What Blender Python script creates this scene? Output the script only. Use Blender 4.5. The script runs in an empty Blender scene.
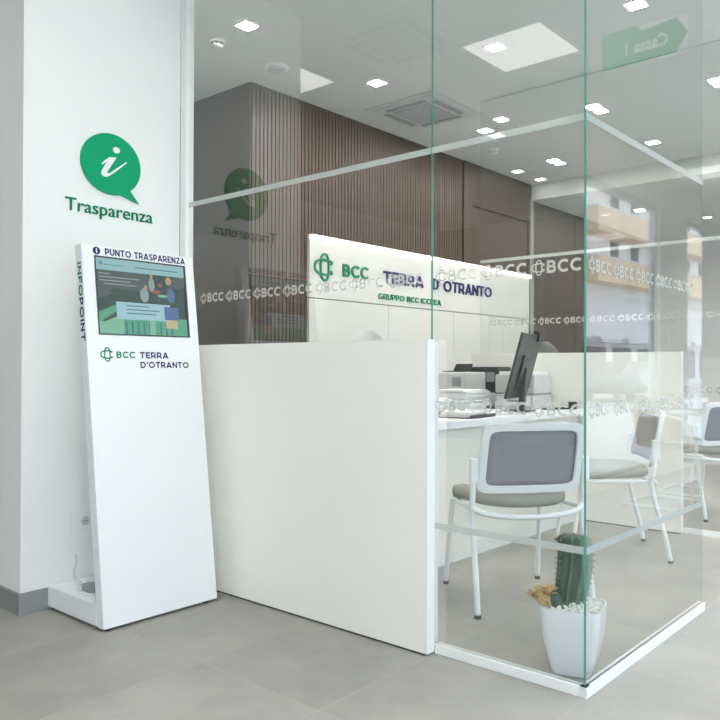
import bpy, bmesh, math, random
from mathutils import Vector, Matrix
from mathutils.geometry import tessellate_polygon
random.seed(7)
S = bpy.context.scene
COL = S.collection
PI = math.pi

# ------------------------------------------------------------ materials
def nodes(name):
    m = bpy.data.materials.new(name); m.use_nodes = True
    nt = m.node_tree
    for n in list(nt.nodes): nt.nodes.remove(n)
    out = nt.nodes.new('ShaderNodeOutputMaterial')
    return m, nt, out
def principled(name, col, rough=.5, metal=0., bump=None, vary=0., spec=.5, scale=6.):
    m, nt, out = nodes(name)
    b = nt.nodes.new('ShaderNodeBsdfPrincipled')
    b.inputs['Base Color'].default_value = (*col, 1); b.inputs['Roughness'].default_value = rough
    b.inputs['Metallic'].default_value = metal; b.inputs['Specular IOR Level'].default_value = spec
    nt.links.new(b.outputs[0], out.inputs[0])
    tc = nt.nodes.new('ShaderNodeTexCoord')
    if vary:
        n = nt.nodes.new('ShaderNodeTexNoise'); n.inputs['Scale'].default_value = scale; n.inputs['Detail'].default_value = 4
        nt.links.new(tc.outputs['Object'], n.inputs['Vector'])
        r = nt.nodes.new('ShaderNodeMapRange'); r.inputs[3].default_value = 1 - vary; r.inputs[4].default_value = 1 + vary
        nt.links.new(n.outputs[0], r.inputs[0])
        mx = nt.nodes.new('ShaderNodeVectorMath'); mx.operation = 'SCALE'; mx.inputs[0].default_value = col
        nt.links.new(r.outputs[0], mx.inputs['Scale']); nt.links.new(mx.outputs[0], b.inputs['Base Color'])
    if bump:
        n = nt.nodes.new('ShaderNodeTexNoise'); n.inputs['Scale'].default_value = bump[0]; n.inputs['Detail'].default_value = 3
        nt.links.new(tc.outputs['Object'], n.inputs['Vector'])
        bp = nt.nodes.new('ShaderNodeBump'); bp.inputs['Strength'].default_value = bump[1]; bp.inputs['Distance'].default_value = .002
        nt.links.new(n.outputs[0], bp.inputs['Height']); nt.links.new(bp.outputs[0], b.inputs['Normal'])
    return m
def emit(name, col, s):
    m, nt, out = nodes(name)
    e = nt.nodes.new('ShaderNodeEmission'); e.inputs[0].default_value = (*col, 1); e.inputs[1].default_value = s
    nt.links.new(e.outputs[0], out.inputs[0]); return m
def glass_mat(name, tint, ior=1.5):
    m, nt, out = nodes(name)
    g = nt.nodes.new('ShaderNodeNewGeometry')
    mr = nt.nodes.new('ShaderNodeMapRange'); mr.inputs[3].default_value = ior; mr.inputs[4].default_value = 1 / ior
    nt.links.new(g.outputs['Backfacing'], mr.inputs[0])
    fr = nt.nodes.new('ShaderNodeFresnel'); nt.links.new(mr.outputs[0], fr.inputs['IOR'])
    t = nt.nodes.new('ShaderNodeBsdfTransparent'); t.inputs[0].default_value = (*tint, 1)
    gl = nt.nodes.new('ShaderNodeBsdfGlossy'); gl.inputs['Roughness'].default_value = 0
    mx = nt.nodes.new('ShaderNodeMixShader')
    nt.links.new(fr.outputs[0], mx.inputs[0]); nt.links.new(t.outputs[0], mx.inputs[1]); nt.links.new(gl.outputs[0], mx.inputs[2])
    nt.links.new(mx.outputs[0], out.inputs[0]); return m
def film_mat(name, col, alpha):
    m, nt, out = nodes(name)
    t = nt.nodes.new('ShaderNodeBsdfTransparent')
    d = nt.nodes.new('ShaderNodeBsdfDiffuse'); d.inputs[0].default_value = (*col, 1)
    tr = nt.nodes.new('ShaderNodeBsdfTranslucent'); tr.inputs[0].default_value = (*col, 1)
    m1 = nt.nodes.new('ShaderNodeMixShader'); m1.inputs[0].default_value = .45
    m2 = nt.nodes.new('ShaderNodeMixShader'); m2.inputs[0].default_value = alpha
    nt.links.new(d.outputs[0], m1.inputs[1]); nt.links.new(tr.outputs[0], m1.inputs[2])
    nt.links.new(t.outputs[0], m2.inputs[1]); nt.links.new(m1.outputs[0], m2.inputs[2])
    nt.links.new(m2.outputs[0], out.inputs[0]); return m

def floor_mat():
    m, nt, out = nodes('floor_tile')
    N = nt.nodes.new; L = nt.links.new
    geo = N('ShaderNodeNewGeometry'); sep = N('ShaderNodeSeparateXYZ'); L(geo.outputs['Position'], sep.inputs[0])
    def math_(op, a, b=None, c=None):
        n = N('ShaderNodeMath'); n.operation = op
        for i, v in enumerate((a, b, c)):
            if v is None: continue
            if isinstance(v, (int, float)): n.inputs[i].default_value = v
            else: L(v, n.inputs[i])
        return n.outputs[0]
    u = math_('DIVIDE', math_('ADD', sep.outputs[0], 1.106 + 60.5), .605)
    iu = math_('FLOOR', u); fu = math_('SUBTRACT', u, iu)
    v = math_('DIVIDE', math_('ADD', sep.outputs[1], 143.5 - 1.765), 1.435)
    iv = math_('FLOOR', v); fv = math_('SUBTRACT', v, iv)
    du = math_('MULTIPLY', math_('MINIMUM', fu, math_('SUBTRACT', 1, fu)), .605)
    dv = math_('MULTIPLY', math_('MINIMUM', fv, math_('SUBTRACT', 1, fv)), 1.435)
    line = math_('LESS_THAN', math_('MINIMUM', du, dv), .0016)
    cmb = N('ShaderNodeCombineXYZ'); L(iu, cmb.inputs[0]); L(iv, cmb.inputs[1])
    wn = N('ShaderNodeTexWhiteNoise'); L(cmb.outputs[0], wn.inputs['Vector'])
    off = N('ShaderNodeVectorMath'); off.operation = 'MULTIPLY_ADD'; L(wn.outputs['Color'], off.inputs[0]); off.inputs[1].default_value = (9, 9, 9); L(geo.outputs['Position'], off.inputs[2])
    n1 = N('ShaderNodeTexNoise'); n1.inputs['Scale'].default_value = 1.7; n1.inputs['Detail'].default_value = 6; n1.inputs['Roughness'].default_value = .55; L(off.outputs[0], n1.inputs['Vector'])
    n2 = N('ShaderNodeTexNoise'); n2.inputs['Scale'].default_value = 9; n2.inputs['Detail'].default_value = 8; L(off.outputs[0], n2.inputs['Vector'])
    mixn = math_('ADD', math_('MULTIPLY', n1.outputs[0], .7), math_('MULTIPLY', n2.outputs[0], .3))
    r = N('ShaderNodeValToRGB'); L(mixn, r.inputs[0])
    r.color_ramp.elements[0].position = .34; r.color_ramp.elements[0].color = (.268, .258, .236, 1)
    r.color_ramp.elements[1].position = .66; r.color_ramp.elements[1].color = (.380, .366, .334, 1)
    mx = N('ShaderNodeMix'); mx.data_type = 'RGBA'; L(line, mx.inputs[0]); L(r.outputs[0], mx.inputs[6]); mx.inputs[7].default_value = (.385, .37, .338, 1)
    b = N('ShaderNodeBsdfPrincipled'); L(mx.outputs[2], b.inputs['Base Color'])
    rr = N('ShaderNodeMapRange'); L(n2.outputs[0], rr.inputs[0]); rr.inputs[3].default_value = .42; rr.inputs[4].default_value = .6
    L(rr.outputs[0], b.inputs['Roughness'])
    bp = N('ShaderNodeBump'); bp.inputs['Strength'].default_value = .3; bp.inputs['Distance'].default_value = .001; L(math_('SUBTRACT', 1, line), bp.inputs['Height']); L(bp.outputs[0], b.inputs['Normal'])
    L(b.outputs[0], out.inputs[0]); return m
def wood_mat(name, c0, c1):
    m, nt, out = nodes(name); N = nt.nodes.new; L = nt.links.new
    geo = N('ShaderNodeNewGeometry'); mp = N('ShaderNodeMapping'); mp.inputs['Scale'].default_value = (14, 14, 1.2); L(geo.outputs['Position'], mp.inputs[0])
    n = N('ShaderNodeTexNoise'); n.inputs['Scale'].default_value = 2.2; n.inputs['Detail'].default_value = 7; L(mp.outputs[0], n.inputs['Vector'])
    r = N('ShaderNodeValToRGB'); r.color_ramp.elements[0].position = .3; r.color_ramp.elements[1].position = .7
    r.color_ramp.elements[0].color = (*c0, 1); r.color_ramp.elements[1].color = (*c1, 1); L(n.outputs[0], r.inputs[0])
    b = N('ShaderNodeBsdfPrincipled'); b.inputs['Roughness'].default_value = .5; L(r.outputs[0], b.inputs['Base Color'])
    L(b.outputs[0], out.inputs[0]); return m
def screen_emit(name, col, s=.75):
    m, nt, out = nodes(name)
    e = nt.nodes.new('ShaderNodeEmission'); e.inputs[0].default_value = (*col, 1); e.inputs[1].default_value = s
    g = nt.nodes.new('ShaderNodeBsdfPrincipled'); g.inputs['Base Color'].default_value = (.02, .02, .02, 1); g.inputs['Roughness'].default_value = .25
    a = nt.nodes.new('ShaderNodeAddShader'); nt.links.new(e.outputs[0], a.inputs[0]); nt.links.new(g.outputs[0], a.inputs[1])
    nt.links.new(a.outputs[0], out.inputs[0]); return m
def cassette_mat():
    m, nt, out = nodes('vent_grille'); N = nt.nodes.new; L = nt.links.new
    tc = N('ShaderNodeTexCoord'); w = N('ShaderNodeTexWave'); w.inputs['Scale'].default_value = 14; L(tc.outputs['Object'], w.inputs['Vector'])
    r = N('ShaderNodeValToRGB'); r.color_ramp.elements[0].color = (.25, .26, .28, 1); r.color_ramp.elements[1].color = (.55, .56, .58, 1); L(w.outputs[0], r.inputs[0])
    b = N('ShaderNodeBsdfPrincipled'); b.inputs['Roughness'].default_value = .6; L(r.outputs[0], b.inputs['Base Color']); L(b.outputs[0], out.inputs[0]); return m

M = dict(
    floor=floor_mat(),
    wall=principled('white_plaster', (.84, .855, .84), .8, bump=(180, .15), vary=.01),
    wallgrey=principled('soft_grey_plaster', (.20, .19, .18), .85, vary=.02),
    ceiling=principled('ceiling_paint', (.70, .71, .69), .9, vary=.01),
    trim=principled('white_metal_profile', (.82, .83, .82), .4, vary=.01),
    base=principled('grey_skirting', (.27, .28, .28), .55, vary=.05),
    cream=principled('cream_laminate', (.85, .84, .785), .45, vary=.01),
    white=principled('white_laminate', (.84, .86, .87), .35, vary=.005),
    whitem=principled('white_powder_coat', (.82, .84, .85), .35, vary=.01),
    board=principled('white_board', (.63, .63, .605), .4, vary=.01),
    black=principled('black_plastic', (.015, .016, .018), .45, vary=.1),
    dgrey=principled('dark_grey_plastic', (.05, .055, .06), .4, vary=.08),
    mgrey=principled('mid_grey_plastic', (.30, .31, .32), .5, vary=.04),
    lgrey=principled('light_grey_plastic', (.60, .61, .61), .45, vary=.02),
    green=principled('sign_green', (.0, .33, .15), .55, spec=.2, vary=.02),
    dgreen=principled('logo_green', (.0, .20, .09), .6, spec=.15, vary=.02),
    navy=principled('logo_navy', (.030, .026, .125), .6, spec=.15, vary=.02),
    wood=wood_mat('dark_walnut', (.050, .028, .015), (.082, .048, .026)),
    woodd=wood_mat('deep_walnut', (.028, .020, .014), (.045, .032, .022)),
    woodp=wood_mat('walnut_panel', (.046, .028, .017), (.068, .043, .027)),
    taupe=principled('taupe_panel', (.062, .044, .032), .6, vary=.03, scale=2),
    glass=glass_mat('clear_glass', (.965, .975, .97), 2.1),
    glassin=glass_mat('clear_glass_inner_face', (.975, .985, .98), 1.22),
    wglass=glass_mat('window_glass', (.97, .98, .98)),
    gedge=principled('green_glass_edge', (.09, .33, .27), .12, vary=.15, scale=3),
    pedge=glass_mat('pale_glass_edge', (.86, .93, .91), 1.2),
    film=film_mat('frosted_film', (.62, .66, .645), .62),
    filmt=film_mat('frosted_lettering', (.72, .72, .70), .52),
    down=emit('downlight_diffuser', (1, .95, .87), 470.),
    downdim=emit('dim_downlight_diffuser', (1, .97, .92), 12.),
    panel=emit('panel_diffuser', (1, 1, .97), 3.3),
    led=emit('led_diffuser', (1, .95, .84), 4.5),
    mesh=principled('grey_mesh_fabric', (.29, .285, .32), .8, bump=(600, .5), vary=.05, scale=40),
    seat=principled('grey_seat_fabric', (.34, .345, .31), .9, bump=(500, .6), vary=.08, scale=60),
    shell=principled('beige_shell', (.55, .50, .40), .5, vary=.02),
    office=principled('pale_grey_fabric', (.62, .65, .65), .85, bump=(400, .4), vary=.04),
    paper=principled('white_paper', (.92, .92, .91), .7, vary=.02),
    pot=principled('white_ceramic', (.80, .83, .86), .25, vary=.01),
    pebble=principled('white_pebbles', (.80, .80, .76), .7, vary=.15, scale=60),
    cactus=principled('cactus_skin', (.028, .088, .052), .6, bump=(60, .4), vary=.35, scale=30),
    litrib=principled('cactus_lit_rib_side', (.11, .21, .15), .6, vary=.3, scale=40),  # paler green paints the light falling on one side of each rib
    spine=principled('cactus_spines', (.28, .20, .12), .7, vary=.2),
    dry=principled('dried_petals', (.78, .60, .30), .8, vary=.3, scale=50),
    dryb=principled('dried_flower_core', (.35, .16, .07), .8, vary=.3, scale=50),
    vent=cassette_mat(),
    asphalt=principled('pale_paving', (.48, .48, .47), .9, vary=.15, scale=2),
    facade=principled('pale_render', (.85, .86, .88), .85, vary=.04),
    facadeb=principled('grey_render', (.40, .42, .44), .85, vary=.05),
    parapet=principled('apricot_parapet', (.86, .62, .42), .85, vary=.04),
    darkglass=principled('dark_window_glass', (.04, .05, .06), .08),
    awning=principled('white_awning', (.8, .8, .8), .8, vary=.03),
    carp=principled('silver_car_paint', (.16, .17, .19), .2, metal=.5, vary=.03),
    tyre=principled('tyre_rubber', (.02, .02, .02), .85, vary=.1),
    s_bg=screen_emit('screen_dark_green', (.03, .07, .055)),
    s_bar=screen_emit('screen_pale_blue', (.33, .56, .60)),
    s_box=screen_emit('screen_box_blue', (.38, .62, .70)),
    s_gr=screen_emit('screen_green', (.10, .40, .24)),
    s_gr2=screen_emit('screen_light_green', (.22, .52, .36)),
    s_dk=screen_emit('screen_teal_text', (.05, .20, .24)),
    s_wh=screen_emit('screen_pale', (.30, .38, .38)),
    s_bl=screen_emit('screen_blue_figure', (.08, .17, .34)),
    s_sk=screen_emit('screen_skin', (.50, .33, .20)),
    s_rd=screen_emit('screen_red', (.38, .10, .07)),
    s_ye=screen_emit('screen_yellow', (.55, .50, .25)),
    s_gy=screen_emit('screen_grey', (.085, .12, .11)),
)

# ------------------------------------------------------------ helpers
def link_mesh(name, bm, mats, parent=None, smooth=False, loc=None):
    me = bpy.data.meshes.new(name)
    bmesh.ops.recalc_face_normals(bm, faces=bm.faces)
    bm.to_mesh(me); bm.free()
    if not isinstance(mats, (list, tuple)): mats = [mats]
    for m in mats: me.materials.append(m)
    if smooth:
        for p in me.polygons: p.use_smooth = True
    o = bpy.data.objects.new(name, me); COL.objects.link(o)
    if parent: o.parent = parent
    if loc: o.location = loc
    return o
def tag(o, label, cat, group=None):
    o['label'] = label; o['category'] = cat
    if group: o['group'] = group
    return o
def thing(name, label, cat, loc=(0, 0, 0), rz=0, group=None):
    o = bpy.data.objects.new(name, None); COL.objects.link(o); o.location = loc; o.rotation_euler = (0, 0, rz)
    o.empty_display_size = .1
    return tag(o, label, cat, group)
def structure(o): o['kind'] = 'structure'; return o
def dup(root, loc, rz, label, group=None):
    r = root.copy(); COL.objects.link(r); r.location = loc; r.rotation_euler = (0, 0, rz); r['label'] = label
    if group: r['group'] = group
    for ch in list(root.children):
        c = ch.copy(); COL.objects.link(c); c.parent = r
        for g in ch.children:
            d = g.copy(); COL.objects.link(d); d.parent = c
    return r
def bx(bm, x0, x1, y0, y1, z0, z1, bev=0, mi=0, mat=None, seg=2):
    b2 = bmesh.new() if (bev or mat is not None) else bm
    vs = [b2.verts.new(p) for p in ((x0, y0, z0), (x1, y0, z0), (x1, y1, z0), (x0, y1, z0), (x0, y0, z1), (x1, y0, z1), (x1, y1, z1), (x0, y1, z1))]
    fs = [b2.faces.new([vs[i] for i in f]) for f in ((0, 3, 2, 1), (4, 5, 6, 7), (0, 1, 5, 4), (1, 2, 6, 5), (2, 3, 7, 6), (3, 0, 4, 7))]
    for f in fs: f.material_index = mi
    if b2 is not bm:
        if bev: bmesh.ops.bevel(b2, geom=list(b2.edges), offset=bev, segments=seg, affect='EDGES', profile=.6)
        for f in b2.faces: f.material_index = mi
        merge(bm, b2, mat)
def merge(bm, b2, mat=None):
    if mat is not None: bmesh.ops.transform(b2, matrix=mat, verts=b2.verts)
    mp = {v: bm.verts.new(v.co) for v in b2.verts}
    for f in b2.faces:
        try:
            nf = bm.faces.new([mp[v] for v in f.verts]); nf.material_index = f.material_index; nf.smooth = f.smooth
        except ValueError: pass
    b2.free()
def box(name, dims, mat, parent=None, bev=0, seg=2):
    bm = bmesh.new(); bx(bm, *dims, bev=bev, seg=seg); return link_mesh(name, bm, mat, parent)
def tube(bm, pts, r, n=10, closed=False, cap=True, mi=0):
    pts = [Vector(p) for p in pts]; k = len(pts); rings = []
    up = None
    for i, p in enumerate(pts):
        if closed: d = pts[(i + 1) % k] - pts[i - 1]
        else: d = pts[min(i + 1, k - 1)] - pts[max(i - 1, 0)]
        d.normalize()
        if up is None:
            up = Vector((0, 0, 1)) if abs(d.z) < .9 else Vector((1, 0, 0))
        a = (up - d * up.dot(d)).normalized(); b = d.cross(a); up = a
        rr = r[i] if isinstance(r, (list, tuple)) else r
        rings.append([bm.verts.new(p + (a * math.cos(2 * PI * j / n) + b * math.sin(2 * PI * j / n)) * rr) for j in range(n)])
    m = k if closed else k - 1
    for i in range(m):
        A, B = rings[i], rings[(i + 1) % k]
        for j in range(n):
            f = bm.faces.new((A[j], A[(j + 1) % n], B[(j + 1) % n], B[j])); f.smooth = True; f.material_index = mi
    if cap and not closed:
        f = bm.faces.new(rings[0][::-1]); f.material_index = mi
        f = bm.faces.new(rings[-1]); f.material_index = mi
def spline(pts, n=6, closed=False):
    P = [Vector(p) for p in pts]; k = len(P); out = []
    rng = range(k) if closed else range(k - 1)
    g = (lambda i: P[i % k]) if closed else (lambda i: P[max(0, min(k - 1, i))])
    for i in rng:
        p0, p1, p2, p3 = g(i - 1), g(i), g(i + 1), g(i + 2)
        for s in range(n):
            t = s / n
            out.append(.5 * ((2 * p1) + (p2 - p0) * t + (2 * p0 - 5 * p1 + 4 * p2 - p3) * t * t + (3 * p1 - p0 - 3 * p2 + p3) * t ** 3))
    if not closed: out.append(P[-1].copy())
    return out
def lathe(bm, prof, n=24, mat=None, mi=0, smooth=True):
    b2 = bmesh.new(); rings = []
    for r, z in prof:
        rings.append([b2.verts.new((r * math.cos(2 * PI * j / n), r * math.sin(2 * PI * j / n), z)) for j in range(n)])
    for A, B in zip(rings, rings[1:]):
        for j in range(n):
            f = b2.faces.new((A[j], A[(j + 1) % n], B[(j + 1) % n], B[j])); f.smooth = smooth
    b2.faces.new(rings[0][::-1]); b2.faces.new(rings[-1])
    for f in b2.faces: f.material_index = mi
    merge(bm, b2, mat)
def frame(origin, u, v):
    """matrix taking local x->u, local y->v, local z->u x v"""
    u = Vector(u).normalized(); v = Vector(v).normalized(); w = u.cross(v)
    m = Matrix((u, v, w)).transposed().to_4x4(); m.translation = Vector(origin); return m
def prism(bm, poly, z0, z1, mat=None, mi=0):
    b2 = bmesh.new()
    a = [b2.verts.new((x, y, z0)) for x, y in poly]; b = [b2.verts.new((x, y, z1)) for x, y in poly]
    n = len(poly)
    for tri in tessellate_polygon([[Vector((x, y, 0)) for x, y in poly]]):
        b2.faces.new([a[i] for i in tri]); b2.faces.new([b[i] for i in tri[::-1]])
    for i in range(n): b2.faces.new((a[i], a[(i + 1) % n], b[(i + 1) % n], b[i]))
    for f in b2.faces: f.material_index = mi
    bmesh.ops.recalc_face_normals(b2, faces=b2.faces)
    merge(bm, b2, mat)
def text_bm(bm, s, width, height, mat, depth=.002, bold=.0, shear=0., mi=0, z0=0.):
    """letters fitted into width x height (cap height), lower-left corner at matrix origin"""
    if set(s) <= CAPS: return caps_bm(bm, s, width, height, mat, depth, .20 if depth < .004 else .17, mi)
    c = bpy.data.curves.new('t', 'FONT'); c.body = s; c.size = 1; c.offset = bold; c.extrude = .5; c.shear = shear; c.resolution_u = 3
    o = bpy.data.objects.new('t', c); COL.objects.link(o)
    dg = bpy.context.evaluated_depsgraph_get(); me = bpy.data.meshes.new_from_object(o.evaluated_get(dg))
    bpy.data.objects.remove(o); bpy.data.curves.remove(c)
    # reference cap height from the same font
    xs = [v.co.x for v in me.vertices]; ys = [v.co.y for v in me.vertices]
    x0, x1 = min(xs), max(xs); y1 = max(ys); y0 = 0. if min(ys) > -.35 and any(ch in s for ch in 'pqgy') else min(ys)
    b2 = bmesh.new(); b2.from_mesh(me); bpy.data.meshes.remove(me)
    for v in b2.verts:
        v.co = Vector(((v.co.x - x0) / (x1 - x0) * width, (v.co.y - y0) / (y1 - y0) * height, z0 + (v.co.z + .5) * depth))
    for f in b2.faces: f.material_index = mi
    merge(bm, b2, mat)
CAPS = set("ABCDEFGINOPRSTUZ' ")
def arc(cx, cy, rx, ry, a0, a1, n=14):
    return [(cx + rx * math.cos(math.radians(a0 + (a1 - a0) * k / n)), cy + ry * math.sin(math.radians(a0 + (a1 - a0) * k / n))) for k in range(n + 1)]
def glyph(c, w):
    h = w / 2; t = 1 - h
    if c == 'B': return .74, [[(h, 0), (h, 1)], [(h, t), (.40, t)] + arc(.40, (t + .52) / 2, .72 - h - .43, (t - .52) / 2, 90, -90) + [(h, .52)], [(h, .52), (.43, .52)] + arc(.43, (h + .52) / 2, .74 - h - .43, (.52 - h) / 2, 90, -90) + [(h, h)]]
    if c == 'C': return .86, [arc(.51, .5, .51 - h, .5 - h, 48, 312, 26)]
    if c == 'O': return 1.04, [arc(.52, .5, .52 - h, .5 - h, 0, 360, 32)]
    if c == 'G': return .94, [arc(.51, .5, .51 - h, .5 - h, 50, 318, 26), [(.90 - h, .16), (.90 - h, .52)], [(.90, .52 - h), (.58, .52 - h)]]
    if c == 'D': return .88, [[(h, 0), (h, 1)], [(h, t), (.38, t)] + arc(.38, .5, .50 - h, .5 - h, 90, -90, 18) + [(h, h)]]
    if c == 'T': return .76, [[(0, t), (.76, t)], [(.38, t), (.38, 0)]]
    if c == 'E': return .66, [[(h, 0), (h, 1)], [(h, t), (.66, t)], [(h, .5), (.60, .5)], [(h, h), (.66, h)]]
    if c == 'F': return .62, [[(h, 0), (h, 1)], [(h, t), (.62, t)], [(h, .46), (.56, .46)]]
    if c == 'I': return w, [[(h, 0), (h, 1)]]
    if c == 'P': return .72, [[(h, 0), (h, 1)], [(h, t), (.40, t)] + arc(.40, (t + .38) / 2, .72 - h - .40, (t - .38) / 2, 90, -90) + [(h, .38)]]
    if c == 'R': return .76, [[(h, 0), (h, 1)], [(h, t), (.40, t)] + arc(.40, (t + .38) / 2, .73 - h - .40, (t - .38) / 2, 90, -90) + [(h, .38)], [(.42, .38), (.70, 0)]]
    if c == 'A': return .92, [[(h * .9, 0), (.46, .98)], [(.92 - h * .9, 0), (.46, .98)], [(.2, .26), (.72, .26)]]
    if c == 'N': return .80, [[(h, 0), (h, 1)], [(.80 - h, 0), (.80 - h, 1)], [(h, .95), (.80 - h, .05)]]
    if c == 'U': return .80, [[(h, 1), (h, .40)] + arc(.40, .40, .40 - h, .40 - h, 180, 360, 14) + [(.80 - h, 1)]]
    if c == 'S': return .66, [arc(.33, (t + .5) / 2, .32 - h, (t - .5) / 2, 35, 260, 14)[:-1] + arc(.33, (h + .5) / 2, .33 - h, (.5 - h) / 2, 90, -145, 14)]
    if c == 'Z': return .72, [[(.04, t), (.70, t)], [(.62, t), (.12, h)], [(.02, h), (.72, h)]]
    if c == "'": return w, [[(h, 1), (h, .68)]]
    return .30, []
def caps_bm(bm, s, width, height, mat, depth, stroke, mi=0):
    x = 0; G = []
    for c in s:
        adv, st = glyph(c, stroke); G.append((x, st)); x += adv + .13
    k = width / (x - .13)
    for x0, st in G:
        for i, pl in enumerate(st):
            ribbon(bm, [((x0 + a) * k, b * height) for a, b in pl], stroke * (k + height) / 2, 0, depth * (1 + .02 * i), mat, mi=mi)
def text(name, s, width, height, mat4, material, parent, depth=.002, bold=.0, **k):
    bm = bmesh.new(); text_bm(bm, s, width, height, mat4, depth, bold, **k); return link_mesh(name, bm, material, parent)
def ribbon(bm, pts, w, z0, z1, mat, closed=False, mi=0):
    pts = [Vector((p[0], p[1])) for p in pts]; n = len(pts); L = []; R = []
    b2 = bmesh.new()
    for i, p in enumerate(pts):
        if closed: d = pts[(i + 1) % n] - pts[i - 1]
        else: d = pts[min(i + 1, n - 1)] - pts[max(i - 1, 0)]
        d.normalize(); nn = Vector((-d.y, d.x)) * w / 2
        L.append(p + nn); R.append(p - nn)
    m = n if closed else n - 1
    def vv(p, z): return b2.verts.new((p.x, p.y, z))
    top = [(vv(a, z1), vv(b, z1)) for a, b in zip(L, R)]; bot = [(vv(a, z0), vv(b, z0)) for a, b in zip(L, R)]
    for i in range(m):
        j = (i + 1) % n
        b2.faces.new((top[i][0], top[i][1], top[j][1], top[j][0])); b2.faces.new((bot[i][0], bot[j][0], bot[j][1], bot[i][1]))
        b2.faces.new((top[i][0], top[j][0], bot[j][0], bot[i][0])); b2.faces.new((top[i][1], bot[i][1], bot[j][1], top[j][1]))
    for f in b2.faces: f.material_index = mi
    merge(bm, b2, mat)
def knot_bm(bm, h, mat, depth=.002, stroke=.11, mi=0):
    """four-lobed knot mark: upright loop crossed by a C shaped loop open to the right; centred, height h"""
    up = []
    a, b = .225, .50
    for k in range(32):
        t = 2 * PI * k / 32; c, s = math.cos(t), math.sin(t)
        up.append((h * a * math.copysign(abs(c) ** .75, c), h * b * math.copysign(abs(s) ** .95, s)))
    ribbon(bm, up, h * stroke, 0, depth, mat, closed=True, mi=mi)
    cc = []
    for k in range(27):
        t = math.radians(38 + (322 - 38) * k / 26); c, s = math.cos(t), math.sin(t)
        cc.append((h * .54 * math.copysign(abs(c) ** .95, c), h * .28 * math.copysign(abs(s) ** .75, s)))
    ribbon(bm, cc, h * stroke, 0, depth * 1.08, mat, mi=mi)
    ribbon(bm, [(h * .34, h * .12), (h * .42, h * .22)], h * stroke * .8, 0, depth, mat, mi=mi)
    ribbon(bm, [(h * .34, -h * .12), (h * .42, -h * .22)], h * stroke * .8, 0, depth, mat, mi=mi)

# ------------------------------------------------------------ the setting
CZ = 3.235
structure(box('floor', (-7, .72, -5.2, 12.2, -.12, 0), M['floor']))
structure(box('ceiling', (-7, .72, -5.2, 12.2, CZ, CZ + .12), M['ceiling']))
structure(box('trim_1', (-4.36, .6, 8.06, 12, 3.05, CZ), M['ceiling']))            # lowered ceiling at the far end
# column carrying the wall sign
structure(box('wall_left', (-7, -3.348, 1.568, 2.40, 0, CZ), M['wall']))
bm = bmesh.new()
bx(bm, -7, -3.34, 1.556, 1.568, 0, .095, bev=.001); bx(bm, -3.348, -3.336, 1.556, 2.36, 0, .095, bev=.001)
structure(link_mesh('baseboard_left', bm, M['base']))
structure(box('trim_2', (-3.348, -3.300, 2.402, 2.452, 0, CZ), M['trim'], bev=.002))   # glass channel against the column
# timber wall
bm = bmesh.new()
bx(bm, -4.50, -4.385, 3.78, 12, 0, CZ, mi=1)
y = 3.785
while y < 6.62:
    bx(bm, -4.385, -4.373, y, y + .031, 0, CZ - .002); y += .040
bx(bm, -4.385, -4.362, 6.64, 6.80, 0, CZ - .002, mi=2); bx(bm, -4.385, -4.362, 6.80, 8.0, 2.79, CZ - .002, mi=2)
bx(bm, -4.385, -4.374, 6.82, 7.98, 0, 2.77, mi=2)
bx(bm, -4.385, -4.362, 8.0, 9.2, 0, CZ - .002, mi=2); bx(bm, -4.385, -4.362, 9.22, 11.99, 0, CZ - .002, mi=2)
structure(link_mesh('wall_back', bm, [M['wood'], M['woodd'], M['woodp']]))
structure(box('wall_inner', (-6.9, -4.385, 3.768, 3.785, 0, CZ), M['taupe']))
bm = bmesh.new()
bx(bm, -4.374, -4.345, 8.02, 8.09, 0, 3.05, bev=.002)
structure(link_mesh('trim_3', bm, M['mgrey']))
structure(box('wall_far', (-7, .72, 12.0, 12.12, 0, CZ), M['wall']))
structure(box('wall_outer', (-7.1, -7, -5.2, 12.12, 0, CZ), M['wall']))
# rear wall of the banking hall with a wide dark opening
bm = bmesh.new()
bx(bm, -7, -5.2, -5.2, -5.08, 0, CZ); bx(bm, -5.2, -1.6, -5.2, -5.08, 2.5, CZ); bx(bm, -1.6, .72, -5.2, -5.08, 0, CZ)
bx(bm, -5.2, -1.6, -5.2, -5.15, 0, 2.5, mi=1)
structure(link_mesh('wall_near', bm, [M['wallgrey'], M['woodd']]))
# window wall on the street side
bm = bmesh.new()
bx(bm, .60, .72, -5.2, 12.1, 2.75, CZ); bx(bm, .60, .72, -5.2, 12.1, 0, .10)
for a, b in ((-5.2, -4.6), (-1.9, -1.5), (1.55, 1.95), (7.92, 8.75), (11.6, 12.1)): bx(bm, .60, .72, a, b, .10, 2.75)
structure(link_mesh('wall_right', bm, M['wall']))
wi = 0
for a, b in ((-4.6, -1.9), (-1.5, 1.55), (1.95, 4.93), (4.93, 7.92), (8.75, 11.6)):
    wi += 1
    bm = bmesh.new()
    for d in ((.64, .69, a, a + .035, .10, 2.75), (.64, .69, b - .035, b, .10, 2.75), (.64, .69, a + .035, b - .035, .10, .15), (.64, .69, a + .035, b - .035, 2.70, 2.75)):
        bx(bm, *d)
    w = structure(link_mesh('window_%d' % wi, bm, M['lgrey']))
    structure(box('pane', (.66, .668, a + .035, b - .035, .15, 2.70), M['wglass'], w))

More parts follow.
